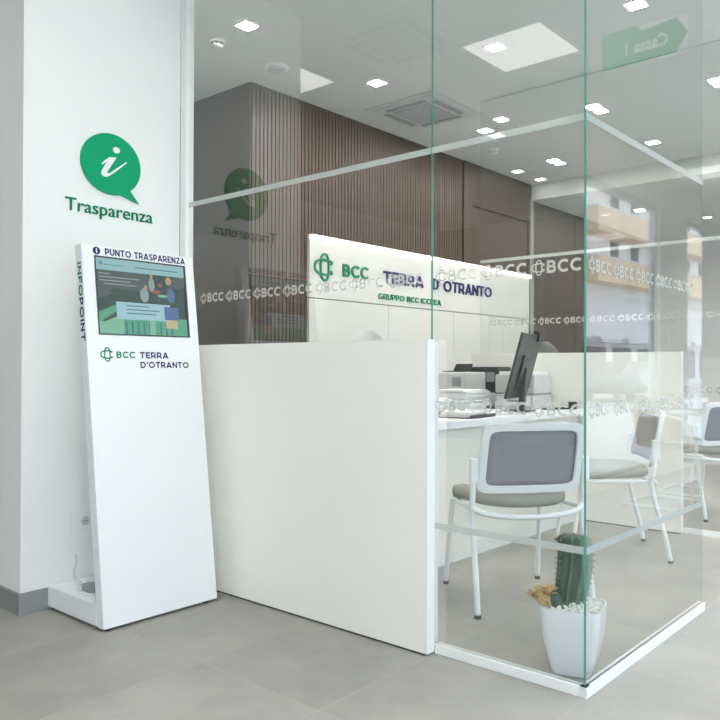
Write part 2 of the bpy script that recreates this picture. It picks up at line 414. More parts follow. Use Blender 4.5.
# ------------------------------------------------------------ outside, seen as a reflection in the glass
structure(box('ground', (.72, 40, -25, 90, -.25, -.12), M['asphalt']))
def building(name, label, X, y0, y1, H, wallm, parm, pitch, z0, n, rz):
    t = thing(name, label, 'building', (X, (y0 + y1) / 2, -.12), rz)
    L = (y1 - y0) / 2
    box('facade_wall', (0, 8, -L, L, 0, H), wallm, t)
    for k in range(n):
        z = z0 + k * pitch
        p = box('balcony', (-1.3, -.0, -L, L, z, z + 1.45), parm, t)
        box('coping', (-1.36, .0, -L - .03, L + .03, z + 1.45, z + 1.55), M['awning'], p)
        q = -L + 1.2
        while q < L - 1.6:
            if (int(q * 10) % 3): box('window', (-.03, .02, q, q + 1.1, z + 1.56, min(z + pitch - .1, H - .1)), M['darkglass'], t)
            q += 2.9
    q = -L + .8
    while q < L - 3:
        box('shop_window', (-.04, .02, q, q + 2.6, .4, 2.5), M['darkglass'], t)
        box('awning', (-1.1, -.0, q - .1, q + 2.7, 2.75, 3.1), M['awning'], t); q += 3.6
    return t
building('apartment_building', 'pale apartment block across the street with long apricot balconies, mirrored in the side glass', 17.1, 43.5, 76, 20, M['facade'], M['parapet'], 3.0, 6.4, 5, math.radians(3.8))
building('apartment_building', 'grey apartment block across the street standing nearer than the apricot-balconied one', 17.5, -6, 40.0, 16, M['facadeb'], M['facade'], 3.1, 3.9, 4, 0)
# parked car
car = thing('car', 'silver hatchback parked across the street, mirrored in the side glass', 'car', (8.9, 27.5, -.12))
def car_body():
    bm = bmesh.new()
    prof = [(-2.1, .30), (-2.12, .62), (-2.0, .82), (-1.25, .95), (-.55, 1.38), (.1, 1.46), (.95, 1.42), (1.7, 1.02), (2.02, .92), (2.1, .55), (2.08, .30)]
    rows = []
    for x, inset in ((-.84, .06), (-.80, 0), (.80, 0), (.84, .06)):
        rows.append([bm.verts.new((x * (1 if z < 1 else .82), y, z - inset * (z > .5) * .4 + (inset if z < .4 else 0))) for y, z in prof])
    for A, B in zip(rows, rows[1:]):
        for i in range(len(prof)):
            j = (i + 1) % len(prof); bm.faces.new((A[i], A[j], B[j], B[i]))
    bm.faces.new(rows[0]); bm.faces.new(rows[-1][::-1])
    bmesh.ops.bevel(bm, geom=list(bm.edges), offset=.025, segments=2, affect='EDGES')
    return bm
link_mesh('body', car_body(), M['carp'], car, smooth=True)
for sx in (-1, 1):
    bm = bmesh.new()
    prism(bm, [(-1.0, 1.0), (-.5, 1.33), (.15, 1.38), (.15, 1.0)], 0, .02, Matrix(((0, 0, sx, sx * .715), (1, 0, 0, 0), (0, 1, 0, 0), (0, 0, 0, 1))))
    prism(bm, [(.22, 1.0), (.22, 1.38), (.9, 1.34), (1.4, 1.04)], 0, .02, Matrix(((0, 0, sx, sx * .715), (1, 0, 0, 0), (0, 1, 0, 0), (0, 0, 0, 1))))
    link_mesh('side_window', bm, M['darkglass'], car)
for sy in (-1.3, 1.3):
    for sx in (-.86, .70):
        bm = bmesh.new(); lathe(bm, [(.12, 0), (.30, 0), (.32, .03), (.32, .13), (.30, .16), (.12, .16)], 20, frame((sx, sy, .32), (0, 1, 0), (0, 0, 1)))
        link_mesh('wheel', bm, M['tyre'], car)

# ------------------------------------------------------------ ceiling fittings
def make_downlight(label):
    t = thing('recessed_downlight', label, 'ceiling light')
    bm = bmesh.new()
    for d in ((-.062, .062, -.062, -.050), (-.062, .062, .050, .062), (-.062, -.050, -.050, .050), (.050, .062, -.050, .050)): bx(bm, *d, -.006, 0)
    link_mesh('trim_ring', bm, M['trim'], t)
    box('diffuser', (-.050, .050, -.050, .050, -.004, -.001), M['down'], t)
    return t
dl = [(-3.67, 3.13, 'small square downlight nearest the column, behind the left glass pane'),
      (-3.67, 4.40, 'small square downlight just past the column light, in front of the air conditioner'),
      (-3.67, 5.93, 'small square downlight directly beyond the ceiling air conditioner'),
      (-3.67, 7.25, 'small square downlight deepest in the row beside the timber wall'),
      (-4.17, 7.40, 'small square downlight hugging the timber wall top, the nearer of two'),
      (-4.15, 7.88, 'small square downlight hugging the timber wall top, the farther of two'),
      (-2.66, 4.42, 'small square downlight over the middle of the first booth'),
      (-2.66, 5.95, 'small square downlight seen just right of the glass corner edge'),
      (-2.66, 7.27, 'small square downlight above the lightest part of the mirrored street view'),
      (-1.72, 4.44, 'small square downlight at the top edge, above the hanging green sign'),
      (-1.72, 6.00, 'small square downlight at the far right, beyond the end of the side glass'),
      (-1.72, 7.40, 'small square downlight low at the right, past the side glass end'),
      (-2.2, 9.4, 'small square light added in the lowered ceiling to brighten the far end, nearest the glass line'),  # this and the next two are extra lamps lifting the dim far end
      (-.5, 9.4, 'small square light added in the lowered ceiling to brighten the far end, street side'),
      (-3.6, 9.4, 'small square light added in the lowered ceiling to brighten the far end, timber wall side'),
      (-.30, 7.0, 'small square light added in the corridor to brighten the far end, past the beige chairs'),  # extra corridor lamp, put in to light the far area
      (-.30, 3.2, 'small square downlight in the corridor, nearest the hanging sign'),
      (-.30, 5.0, 'small square downlight in the corridor above the beige chairs'),
      (-.30, 1.2, 'small square downlight in the corridor beside the entrance side window'),
      (-1.5, -.9, 'small square downlight in the hall, right of the large light panels'),
      (-3.4, -.9, 'small square downlight in the hall, left of the large light panels'),
      (-1.5, .9, 'small square downlight in the hall, in front of the glass corner')]
d0 = None
for x, y, lb in dl:
    if x < -4.1:
        q = make_downlight(lb); q.location = (x, y, CZ)
        [c for c in q.children if c.name.startswith('diffuser')][0].data.materials[0] = M['downdim']
    elif d0 is None: d0 = make_downlight(lb); d0.location = (x, y, CZ)
    else: dup(d0, (x, y, 3.05 if y > 8.1 else CZ), 0, lb)
p0 = thing('ceiling_light_panel', 'large square light panel in the hall ceiling straight out from the front glass, nearer the glass', 'ceiling light')
bm = bmesh.new()
for d in ((-.30, .30, -.30, -.285), (-.30, .30, .285, .30), (-.30, -.285, -.285, .285), (.285, .30, -.285, .285)): bx(bm, *d, -.008, 0)
link_mesh('frame', bm, M['trim'], p0); box('diffuser', (-.285, .285, -.285, .285, -.005, -.001), M['panel'], p0)
p0.location = (-2.54, 1.74, CZ)
dup(p0, (-2.54, .30, CZ), 0, 'large square light panel in the hall ceiling, farther from the front glass')
dup(p0, (-4.18, .96, CZ), 0, 'large square light panel in the hall ceiling left of the column')
dup(p0, (-1.2, 9.5, 3.05), 0, 'large square light added in the lowered ceiling to brighten the far end, beyond the side glass end')  # this panel and the next are out-of-view fill for the dim far end
dup(p0, (-1.2, 11.0, 3.05), 0, 'large square light added to brighten the far end, closest to the far wall')
def make_cassette(label, s):
    t = thing('ceiling_air_conditioner', label, 'air conditioner')
    bm = bmesh.new()
    h = s / 2
    bx(bm, -h, h, -h, h, -.012, 0, bev=.003); bx(bm, -h * .86, h * .86, -h * .86, h * .86, -.022, -.012, bev=.004)
    link_mesh('housing', bm, M['lgrey'], t)
    box('grille', (-h * .52, h * .52, -h * .52, h * .52, -.030, -.0225), M['vent'], t, bev=.002)
    for k in range(4):
        bm = bmesh.new(); bx(bm, -h * .55, h * .55, h * .62, h * .76, -.030, -.0225, bev=.003, mat=Matrix.Rotation(k * PI / 2, 4, 'Z'))
        link_mesh('air_flap', bm, M['mgrey'], t)
    return t
c0 = make_cassette('square air conditioner set in the booth ceiling near the timber wall', .72); c0.location = (-3.78, 5.15, CZ)
dup(c0, (-3.1, .95, CZ), 0, 'square air conditioner set in the hall ceiling outside the booth')
def make_detector(label, slots=True):
    t = thing('smoke_detector', label, 'smoke detector')
    bm = bmesh.new(); lathe(bm, [(.052, 0), (.056, -.006), (.056, -.014), (.050, -.018)], 24); link_mesh('base', bm, M['trim'], t)
    bm = bmesh.new(); lathe(bm, [(.042, -.018), (.044, -.034), (.036, -.044), (.015, -.047)], 24); h = link_mesh('sensor_head', bm, M['trim'], t)
    if slots:
        bm = bmesh.new()
        for k in range(8):
            a = k * PI / 4; bx(bm, .0405, .0452, -.010, .010, -.032, -.025, mat=Matrix.Rotation(a, 4, 'Z'))
        link_mesh('vent_slots', bm, M['black'], h)
    return t
s0 = make_detector('small white smoke detector with dark slots near the column'); s0.location = (-3.99, 3.15, CZ)
dup(s0, (-3.93, 6.5, CZ), 0, 'small white smoke detector far down the ceiling beside the timber wall')
dup(s0, (-4.62, 3.14, CZ), 0, 'small white smoke detector partly hidden by the column edge')
t = thing('ceiling_speaker', 'flat round white ceiling disc close to the timber wall corner', 'speaker', (-4.02, 3.70, CZ))
bm = bmesh.new(); lathe(bm, [(.085, 0), (.09, -.006), (.085, -.016), (.07, -.020)], 28); link_mesh('rim', bm, M['trim'], t)
bm = bmesh.new(); lathe(bm, [(.066, -.0205), (.066, -.026), (.04, -.030)], 28); link_mesh('grille', bm, M['lgrey'], t)

# ------------------------------------------------------------ hanging sign (in the corridor; reads mirrored in the side glass)
t = thing('hanging_sign', 'green arrow sign reading Cassa 1 hung from the ceiling on two wires', 'sign', (-.71, 4.0, 2.70))
box('backing_plate', (-.225, .225, -.004, .004, 0, .205), M['whitem'], t, bev=.001)
fm = frame((-.225, -.0045, 0), (1, 0, 0), (0, 0, 1))
bm = bmesh.new(); prism(bm, [(.0, .100), (.06, .012), (.45, .008), (.45, .205), (.26, .205), (.235, .172), (.06, .190)], 0, .002, fm)
link_mesh('arrow_face', bm, M['green'], t)
text('lettering', 'Cassa 1', .225, .068, frame((-.125, -.0066, .062), (1, 0, 0), (0, 0, 1)), M['whitem'], t, .001, .03)
for x in (-.15, .17):
    bm = bmesh.new(); tube(bm, [(x, 0, .19), (x, 0, .534)], .0026, 6); w = link_mesh('wire', bm, M['trim'], t)
    bm = bmesh.new(); tube(bm, [(x, 0, .203), (x, 0, .225)], .005, 8); link_mesh('clamp', bm, M['trim'], w)

# ------------------------------------------------------------ glass and panels of a booth
def glass_pane(name, label, axis, a0, a1, c, z0, z1, edges=(1, 1)):
    """8 mm pane along 'x' (plane Y=c) or 'y' (plane X=c) with green edges"""
    bm = bmesh.new()
    if axis == 'x': bx(bm, a0, a1, c - .004, c + .004, z0, z1)
    else: bx(bm, c - .004, c + .004, a0, a1, z0, z1)
    bmesh.ops.recalc_face_normals(bm, faces=bm.faces)
    k = 1 if axis == 'x' else 0
    for f in bm.faces:
        q = f.normal[1 - k]
        f.material_index = 0 if abs(f.normal[k]) > .5 else 1
        if f.material_index == 0 and (f.normal[k] > .5) == (axis == 'x'): f.material_index = 3
        if q < -.5 and not edges[0] or q > .5 and not edges[1]: f.material_index = 2
    root = thing(name, label, 'glass partition')
    root.location = ((a0 + a1) / 2, c, z0) if axis == 'x' else (c, (a0 + a1) / 2, z0)
    bmesh.ops.translate(bm, vec=-root.location, verts=bm.verts)
    link_mesh('pane', bm, [M['glass'], M['gedge'], M['pedge'], M['glassin']], root)
    return root
ROW = ((1.447, .050), (.953, .050))
def decals(root, axis, a0, a1, c, rows=(0, 1), bands=(0, 1), first=None, pitch=.2055):
    R = root.location
    off = -.0052 if axis == 'x' else .0052
    for bi in bands:
        z = (1.942, .486)[bi]
        if axis == 'x': d = (a0 - R.x, a1 - R.x, c + off - .0004 - R.y, c + off + .0004 - R.y, z - .0125 - R.z, z + .0125 - R.z)
        else: d = (c + off - .0004 - R.x, c + off + .0004 - R.x, a0 - R.y, a1 - R.y, z - .0125 - R.z, z + .0125 - R.z)
        box('frosted_band', d, M['film'], root)
    for ri in rows:
        z, h = ROW[ri]
        x = first if first is not None else a0 + .06
        while x + .03 < a1:
            bm = bmesh.new()
            if axis == 'x': o = lambda q: frame((x + q - R.x, c + off - R.y, z - R.z), (1, 0, 0), (0, 0, 1))
            else: o = lambda q: frame((c + off - R.x, x + q - R.y, z - R.z), (0, 1, 0), (0, 0, 1))
            knot_bm(bm, h * 1.02, o(.002), .0005, .095)
            if x + .16 < a1:
                m = o(.032); m.translation.z -= h * .42
                text_bm(bm, 'BCC', .128, h * .88, m, .0005, .022)
            link_mesh('frosted_lettering', bm, M['filmt'], root)
            x += pitch
def booth(Y0, names, depthB, e):
    g = thing('partition_panel', names['front'], 'partition', (-2.53, Y0 - .030, 0))
    bm = bmesh.new(); bx(bm, -.815, .800, -.024, .024, .008, 1.205, bev=.0015); link_mesh('board', bm, M['cream'], g)
    bm = bmesh.new(); bx(bm, .800, .815, -.0245, .0245, .008, 1.2055, bev=.0015); link_mesh('end_profile', bm, M['trim'], g)
    bm = bmesh.new(); bx(bm, -.80, .80, -.018, .018, 0, .008); link_mesh('plinth', bm, M['black'], g)
    g = thing('partition_panel', names['rear'], 'partition', (-2.53, Y0 + .055, 0))
    bm = bmesh.new(); bx(bm, -.77, .768, -.026, .030, .0, 1.200, bev=.0015); link_mesh('board', bm, M['trim'], g)
    A1 = glass_pane('glass_partition', names['a1'], 'x', -3.300, -1.745, Y0 + .013, .0, 3.23, (0, e))
    decals(A1, 'x', -3.300, -1.745, Y0 + .013, rows=(0,), bands=(0,), first=-3.172)
    A2 = glass_pane('glass_partition', names['a2'], 'x', -1.741, -1.116, Y0 + .013, .036, 3.23, (e, e))
    decals(A2, 'x', -1.741, -1.116, Y0 + .013, first=-1.735 + .04)
    # letters straddling the seam sit on the narrow pane
    B = glass_pane('glass_partition', names['b'], 'y', Y0 + .009, Y0 + depthB, -1.112, .036, 3.23, (e, 0))
    decals(B, 'y', Y0 + .009, Y0 + depthB, -1.112, first=Y0 + .05)
    s = thing('sill_profile', names['s1'], 'sill', (-1.40, Y0 + .013, 0))
    bm = bmesh.new(); bx(bm, -.315, .30, -.016, .016, 0, .036, bev=.002); link_mesh('channel', bm, M['trim'], s)
    s = thing('sill_profile', names['s2'], 'sill', (-1.113, Y0 + depthB / 2, 0))
    bm = bmesh.new(); bx(bm, -.016, .014, -depthB / 2 - .003, depthB / 2 + .012, 0, .036, bev=.002); link_mesh('channel', bm, M['trim'], s)
booth(2.416, dict(front='wide cream low panel in the foreground right of the leaning totem',
                  rear='white low panel just behind the front glass, its edge showing beside the cream panel',
                  a1='tall clear glass pane above the foreground cream panel, beside the column',
                  a2='tall clear glass pane between cream panel and the glass corner, cactus behind it',
                  b='tall clear glass pane receding right from the corner, street mirrored in it',
                  s1='white floor channel under the front glass pane before the cactus',
                  s2='white floor channel under the receding side glass'), 1.225, 1)
booth(5.251, dict(front='cream low panel behind the first desk and the printers',
                  rear='white low panel on the far side of the second cream panel',
                  a1='clear glass pane over the cream panel behind the printers',
                  a2='clear glass pane at the front of the second booth, seen past the side glass end',
                  b='side glass pane of the second booth farther down the corridor',
                  s1='white floor channel at the front of the second booth',
                  s2='white floor channel along the side of the second booth'), 1.225, 0)

# ------------------------------------------------------------ wall sign on the column
t = thing('wall_sign', 'green speech bubble sign with a white letter i on the column', 'sign', (-3.348, 1.996, 2.08))
fm = frame((0.001, 0, 0), (0, 1, 0), (0, 0, 1))
poly = []
for k in range(44):
    a = math.radians(-50 + (360 - 22) * k / 43)
    poly.append((.161 * math.cos(a) + .002, .148 * math.sin(a) - .003))
poly = poly + [(.155, -.172)]
bm = bmesh.new(); prism(bm, poly, 0, .008, fm); sb = link_mesh('speech_bubble', bm, M['green'], t)
I = [(1.944, 2.069), (1.956, 2.085), (1.986, 2.109), (2.023, 2.114), (1.972, 2.034), (1.982, 2.028), (2.077, 2.104), (2.08, 2.099), (1.995, 2.025), (1.974, 2.012), (1.957, 2.01), (1.942, 2.019), (1.944, 2.036), (1.972, 2.085), (1.948, 2.066)]
bm = bmesh.new(); prism(bm, [(a - 1.996, b - 2.08) for a, b in I], .0082, .010, fm)
prism(bm, [(.026 + .019 * math.cos(k * PI / 10), .070 + .015 * math.sin(k * PI / 10)) for k in range(20)], .0082, .010, fm)
link_mesh('letter_i', bm, M['whitem'], sb)
t = thing('wall_lettering', 'green word Trasparenza mounted on the column under the speech bubble', 'lettering', (-3.348, 1.765, 1.823))
text('word', 'Trasparenza', .468, .060, frame((.0005, 0, 0), (0, 1, 0), (0, 0, 1)), M['dgreen'], t, .006, .0)
# outlet
t = thing('wall_outlet', 'white wall socket with a round insert low behind the totem', 'outlet', (-3.348, 1.852, .372))
box('plate', (.0, .009, -.058, .058, -.040, .040), M['whitem'], t, bev=.002)
bm = bmesh.new(); lathe(bm, [(.020, 0), (.020, .003), (.016, .003), (.015, .001)], 20, frame((.009, .018, 0), (0, 1, 0), (0, 0, 1))); ins = link_mesh('socket_insert', bm, M['lgrey'], t)
bm = bmesh.new()
for q in (-.007, 0, .007): lathe(bm, [(.0023, 0), (.0023, .0006)], 8, frame((.0125, .018 + q, 0), (0, 1, 0), (0, 0, 1)))
link_mesh('holes', bm, M['black'], ins)

# ------------------------------------------------------------ totem kiosk
K = thing('info_totem', 'white leaning information totem with a screen, standing against the column', 'kiosk', (-2.862, 1.69, 0))
W = .585; kk = .204 / 1.628; Ls = math.sqrt(1 + kk * kk)
bm = bmesh.new(); bx(bm, -.482, -.062, .0, W, .014, .105, bev=.002); link_mesh('base', bm, M['white'], K)
lean = frame((0, 0, 0), (0, 1, 0), Vector((-kk, 0, 1)))      # x along width, y up the lean, z outwards
bm = bmesh.new()
b2 = bmesh.new()
pts = [(-kk * .012, .012), (-kk * 1.628, 1.628), (-kk * 1.628 - .052, 1.622), (-kk * .012 - .052, .012)]
a = [b2.verts.new((x, 0, z)) for x, z in pts]; b = [b2.verts.new((x, W, z)) for x, z in pts]
b2.faces.new(a); b2.faces.new(b[::-1])
for i in range(4): b2.faces.new((a[i], b[i], b[(i + 1) % 4], a[(i + 1) % 4]))
bmesh.ops.bevel(b2, geom=list(b2.edges), offset=.0015, segments=2, affect='EDGES'); merge(bm, b2)
link_mesh('leaning_panel', bm, M['white'], K)
for x, yy in ((-.03, .03), (-.03, W - .05), (-.46, .03), (-.46, W - .05)):
    bm = bmesh.new(); lathe(bm, [(.016, 0), (.018, .003), (.018, .0125)], 14, Matrix.Translation((x, yy, 0))); link_mesh('foot', bm, M['black'], K)
def on_lean(x, y, z=.0): return lean @ Matrix.Translation((x, y, z))
box_m = bmesh.new(); 
for d in ((.058, .534, 1.245, 1.250), (.058, .534, 1.588, 1.594), (.058, .063, 1.250, 1.588), (.524, .534, 1.250, 1.588)):
    bx(box_m, d[0], d[1], d[2], d[3], -.001, .003, mat=lean)
link_mesh('screen_bezel', box_m, M['black'], K)
scr = bmesh.new()
SM = ['s_bg', 's_bar', 's_box', 's_gr', 's_gr2', 's_dk', 's_wh', 's_bl', 's_sk', 's_rd', 's_ye', 's_gy']
sx0, sx1, sy0, sy1 = .063, .524, 1.250, 1.588
lay = [0.0]
def srect(u0, u1, v0, v1, k):
    lay[0] += .00006
    z = .0005 + lay[0]
    vs = [scr.verts.new(lean @ Vector((sx0 + (sx1 - sx0) * u, sy0 + (sy1 - sy0) * v, z))) for u, v in ((u0, v0), (u1, v0), (u1, v1), (u0, v1))]
    f = scr.faces.new(vs); f.material_index = SM.index(k)
def spoly(P, k):
    lay[0] += .00006
    z = .0005 + lay[0]
    vs = [scr.verts.new(lean @ Vector((sx0 + (sx1 - sx0) * u, sy0 + (sy1 - sy0) * v, z))) for u, v in P]
    f = scr.faces.new(vs); f.material_index = SM.index(k)
def sell(u, v, a, b, k): spoly([(u + a * math.cos(q * PI / 8), v + b * math.sin(q * PI / 8)) for q in range(16)], k)
srect(0, 1, 0, 1, 's_bg'); srect(0, 1, .84, 1, 's_bar')
spoly([(0, .45), (.3, .6), (.55, .58), (1, .70), (1, .84), (0, .84)], 's_gy')
spoly([(.55, .84), (.62, .62), (.8, .66), (.86, .84)], 's_bg')
spoly([(0, .28), (.24, .42), (.26, .36), (0, .14)], 's_gr'); srect(0, .26, 0, .16, 's_gr2'); spoly([(0, .12), (.3, .30), (.3, 0), (0, 0)], 's_gr2'); srect(.26, 1, 0, .24, 's_gr')
for q in range(9): srect(.28 + q * .065, .30 + q * .065, 0, .18, 's_dk')
srect(.55, .62, 0, .2, 's_gr2')
for u, v, a, b, k in ((.51, .545, .05, .10, 's_wh'), (.53, .65, .02, .035, 's_sk'), (.60, .70, .035, .10, 's_wh'), (.60, .82, .018, .03, 's_sk'), (.70, .70, .03, .03, 's_rd'), (.65, .60, .045, .03, 's_rd'),
                      (.82, .56, .05, .10, 's_bl'), (.80, .77, .035, .06, 's_sk'), (.72, .55, .06, .02, 's_gr2'), (.20, .56, .06, .05, 's_bg')): sell(u, v, a, b, k)
srect(.19, .80, .20, .43, 's_box'); srect(.73, .90, .22, .40, 's_bl'); srect(.74, .88, .10, .22, 's_ye')
for q, (u0, u1) in enumerate(((.30, .56), (.30, .67), (.30, .63))): srect(u0, u1, .375 - q * .05, .39 - q * .05, 's_dk')
for q, (u0, u1) in enumerate(((.02, .14), (.02, .46), (.02, .36), (.07, .42))): srect(u0, u1, .785 - q * .045, .80 - q * .045, 's_wh')
srect(.42, .92, .905, .918, 's_dk'); srect(.08, .30, .905, .918, 's_gr')
link_mesh('screen', scr, [M[k] for k in SM], K)
bm = bmesh.new(); knot_bm(bm, .016, on_lean(.085, 1.563, .005), .0003, .16); link_mesh('screen_logo', bm, M['s_dk'], K)
# header: round information mark and words
bm = bmesh.new(); lathe(bm, [(.0175, 0), (.0175, .0008)], 24, on_lean(.071, 1.616)); hd = link_mesh('information_mark', bm, M['navy'], K)
text('letter_i', 'i', .0075, .023, on_lean(.067, 1.605, .0011), M['whitem'], hd, .0004, .02)
text('header_lettering', 'PUNTO TRASPARENZA', .424, .031, on_lean(.112, 1.601), M['navy'], K, .0008, .028)
bm = bmesh.new(); knot_bm(bm, .058, on_lean(.093, 1.158), .0008, .10); link_mesh('logo_mark', bm, M['dgreen'], K)
text('logo_lettering', 'BCC', .094, .029, on_lean(.137, 1.143), M['dgreen'], K, .0008, .015)
bm = bmesh.new(); text_bm(bm, 'TERRA', .152, .028, on_lean(.254, 1.143), .0008, .028); text_bm(bm, "D'OTRANTO", .262, .028, on_lean(.254, 1.099), .0008, .028)
link_mesh('name_lettering', bm, M['navy'], K)
side = frame((-.0265, -.0005, 0), Vector((kk, 0, -1)), Vector((1, 0, kk)))   # reads downwards on the left edge
def on_side(s): # s metres down from the top along the lean
    m = side.copy(); m.translation = Vector((-kk * (1.628 - s) - .040, -.0002, 1.628 - s)); return m
text('side_lettering', 'INFO', .150, .030, on_side(.082), M['dgreen'], K, .0008, .03)
text('side_lettering', 'POINT', .190, .030, on_side(.236), M['navy'], K, .0008, .03)
# adapter and cables lying on the totem base
t = thing('power_adapter', 'grey power adapter with coiled cables lying on the totem base', 'adapter', (-3.10, 1.775, .105))
box('brick', (-.05, .05, -.025, .025, 0, .032), M['mgrey'], t, bev=.004)
bm = bmesh.new(); tube(bm, spline([(.045, 0, .012), (.06, -.03, .008), (.02, -.05, .006), (-.05, -.045, .006), (-.06, .0, .006), (-.10, .04, .006), (-.13, .09, .02), (-.16, .07, .05), (-.12, .04, .012), (-.06, .06, .006)], 6), .004, 8); link_mesh('cable', bm, M['trim'], t)
bm = bmesh.new(); tube(bm, spline([(-.035, .0, .012), (-.07, .02, .02), (-.11, .0, .012), (-.15, .03, .006), (-.2, .02, .03), (-.24, .05, .10), (-.31, .06, .20)], 6), .004, 8); link_mesh('cable', bm, M['lgrey'], t)

# ------------------------------------------------------------ bank sign wall
XB = -4.34; SB = 4.34 / 4.24
t = thing('sign_wall_unit', 'white back wall unit with the lit bank name behind the first desk', 'wall unit', (XB, 5.97, 0))
y0, y1 = 4.365 - 5.97, 7.97 - 5.97
ZB = lambda z: 1.1 + (z - 1.1) * SB
bm = bmesh.new(); bx(bm, -.030, 0, y0, y1, ZB(1.645), ZB(2.135), bev=.0015); link_mesh('header_board', bm, M['board'], t)
ys = [y0, 5.38 - 5.97, 6.42 - 5.97, 7.11 - 5.97, 7.39 - 5.97, y1]
for a, b in zip(ys, ys[1:]):
    bm = bmesh.new(); bx(bm, -.030, -.003, a + .002, b - .002, .08, ZB(1.638), bev=.0015); link_mesh('cabinet_door', bm, M['board'], t)
box('plinth', (-.030, -.010, y0, y1, 0, .08), M['base'], t)
bm = bmesh.new(); bx(bm, -.030, .032, y0, y1, ZB(2.135), ZB(2.135) + .006); cp = link_mesh('top_rail', bm, M['board'], t)
bm = bmesh.new(); bx(bm, .0005, .028, y0, y1, ZB(2.135) - .032, ZB(2.135) - .0005); link_mesh('led_strip', bm, M['led'], cp)
def on_board(Y, z): return frame((.0005, Y * SB - 5.97, ZB(z)), (0, 1, 0), (0, 0, 1))
bm = bmesh.new(); knot_bm(bm, .215, on_board(4.43, 1.895), .012, .078); link_mesh('logo_mark', bm, M['dgreen'], t)
text('green_lettering', 'BCC', .335, .105, on_board(4.645, 1.842), M['dgreen'], t, .012, .01)
bm = bmesh.new(); text_bm(bm, 'TERRA', .60, .105, on_board(5.175, 1.835), .012, .012); text_bm(bm, "D'", .11, .110, on_board(5.92, 1.832), .012, .012)
text_bm(bm, 'OTRANTO', .90, .108, on_board(6.09, 1.828), .012, .012)
link_mesh('navy_lettering', bm, M['navy'], t)
text('group_lettering', 'GRUPPO BCC ICCREA', .965, .052, on_board(5.107, 1.688), M['dgreen'], t, .008, .006)

# ------------------------------------------------------------ desks
def make_desk(label):
    t = thing('reception_desk', label, 'desk', (-2.43, 3.87, 0))
    bm = bmesh.new(); bx(bm, -.86, .050, -1.34, 1.31, .757, .800, bev=.003); link_mesh('worktop', bm, M['white'], t)
    bm = bmesh.new(); bx(bm, -.03, .0, -1.34, 1.31, .055, .757, bev=.001); link_mesh('front_panel', bm, M['cream'], t)
    box('plinth', (-.035, -.002, -1.335, 1.305, 0, .055), M['trim'], t)
    for y in (-1.33, 1.27): box('side_panel', (-.84, -.03, y, y + .03, 0, .757), M['white'], t)
    return t
dk = make_desk('long white desk of the first booth with printers and papers on it')
dup(dk, (-2.43, 3.87 + 2.835, 0), 0, 'white desk of the second booth beyond the second glass')

# monitor
t = thing('monitor', 'dark desktop monitor seen from behind, leaning over the desk', 'monitor', (-2.595, 4.62, .80), math.radians(15))
bm = bmesh.new(); bx(bm, -.09, .09, -.11, .11, 0, .008, bev=.003); link_mesh('stand_base', bm, M['dgrey'], t)
bm = bmesh.new()
b2 = bmesh.new(); bx(b2, -.0, .035, -.035, .035, .008, .30, bev=.006); bmesh.ops.transform(b2, matrix=Matrix.Rotation(math.radians(6), 4, 'Y'), verts=b2.verts); merge(bm, b2)
link_mesh('stand_neck', bm, M['dgrey'], t)
tilt = Matrix.Translation((-.03, 0, .095)) @ Matrix.Rotation(math.radians(15), 4, 'Y')
bm = bmesh.new(); bx(bm, 0, .018, -.27, .27, 0, .445, bev=.004, mat=tilt); bx(bm, .018, .032, -.12, .12, .08, .30, bev=.006, mat=tilt); link_mesh('housing', bm, M['dgrey'], t)
bm = bmesh.new(); bx(bm, -.001, 0.0, -.262, .262, .012, .437, mat=tilt); link_mesh('screen', bm, M['black'], t)
bm = bmesh.new(); bx(bm, -.012, .03, .10, .17, .445, .468, bev=.005, mat=tilt); bx(bm, .02, .032, .125, .145, .40, .45, bev=.002, mat=tilt); link_mesh('camera', bm, M['black'], t)

# printers
def make_printer(name, label, loc, w, d, h, rz=0):
    t = thing(name, label, 'printer', loc, rz)
    bm = bmesh.new(); bx(bm, -w / 2, w / 2, -d / 2, d / 2, 0, h * .42, bev=.008); bx(bm, -w / 2, w / 2, -d / 2 + .01, d / 2, h * .43, h, bev=.012); link_mesh('body', bm, M['lgrey'], t)
    bm = bmesh.new(); bx(bm, -w / 2 + .02, w / 2 - .02, -d / 2 - .003, -d / 2 + .02, h * .09, h * .36, bev=.003); dr = link_mesh('paper_drawer', bm, M['whitem'], t)
    bm = bmesh.new(); bx(bm, -.05, .05, -d / 2 - .008, -d / 2 - .003, h * .2, h * .25, bev=.002); link_mesh('handle', bm, M['mgrey'], dr)
    bm = bmesh.new(); bx(bm, w / 2 - .10, w / 2 - .03, -d / 2 + .003, -d / 2 + .012, h * .62, h * .86, bev=.002); link_mesh('control_panel', bm, M['mgrey'], t)
    return t
pr = make_printer('laser_printer', 'white laser printer with an open black rear tray at the left end of the desk', (-3.17, 4.72, .80), .33, .30, .262)
bm = bmesh.new(); bx(bm, -.12, .03, -.0, .16, .0, .008, bev=.002, mat=Matrix.Translation((0, 0, .262)))
bx(bm, -.12, .03, 0, .006, 0, .07, mat=Matrix.Translation((.0, .14, .268)) @ Matrix.Rotation(math.radians(-38), 4, 'X')); link_mesh('rear_tray', bm, M['black'], pr)
make_printer('document_scanner', 'dark grey office machine standing behind the white laser printer', (-3.14, 5.06, .80), .36, .20, .302)
for ch in COL.objects:
    if ch.parent and ch.parent.name.startswith('document_scanner') and ch.name.startswith('body'): ch.data.materials[0] = M['dgrey']
p2 = make_printer('laser_printer', 'pale grey printer standing behind the monitor', (-2.79, 5.03, .80), .32, .27, .245, 0)
bm = bmesh.new(); bx(bm, -.14, .14, -.10, .13, 0, .022, bev=.006, mat=Matrix.Translation((0, 0, .245))); link_mesh('lid', bm, M['whitem'], p2)

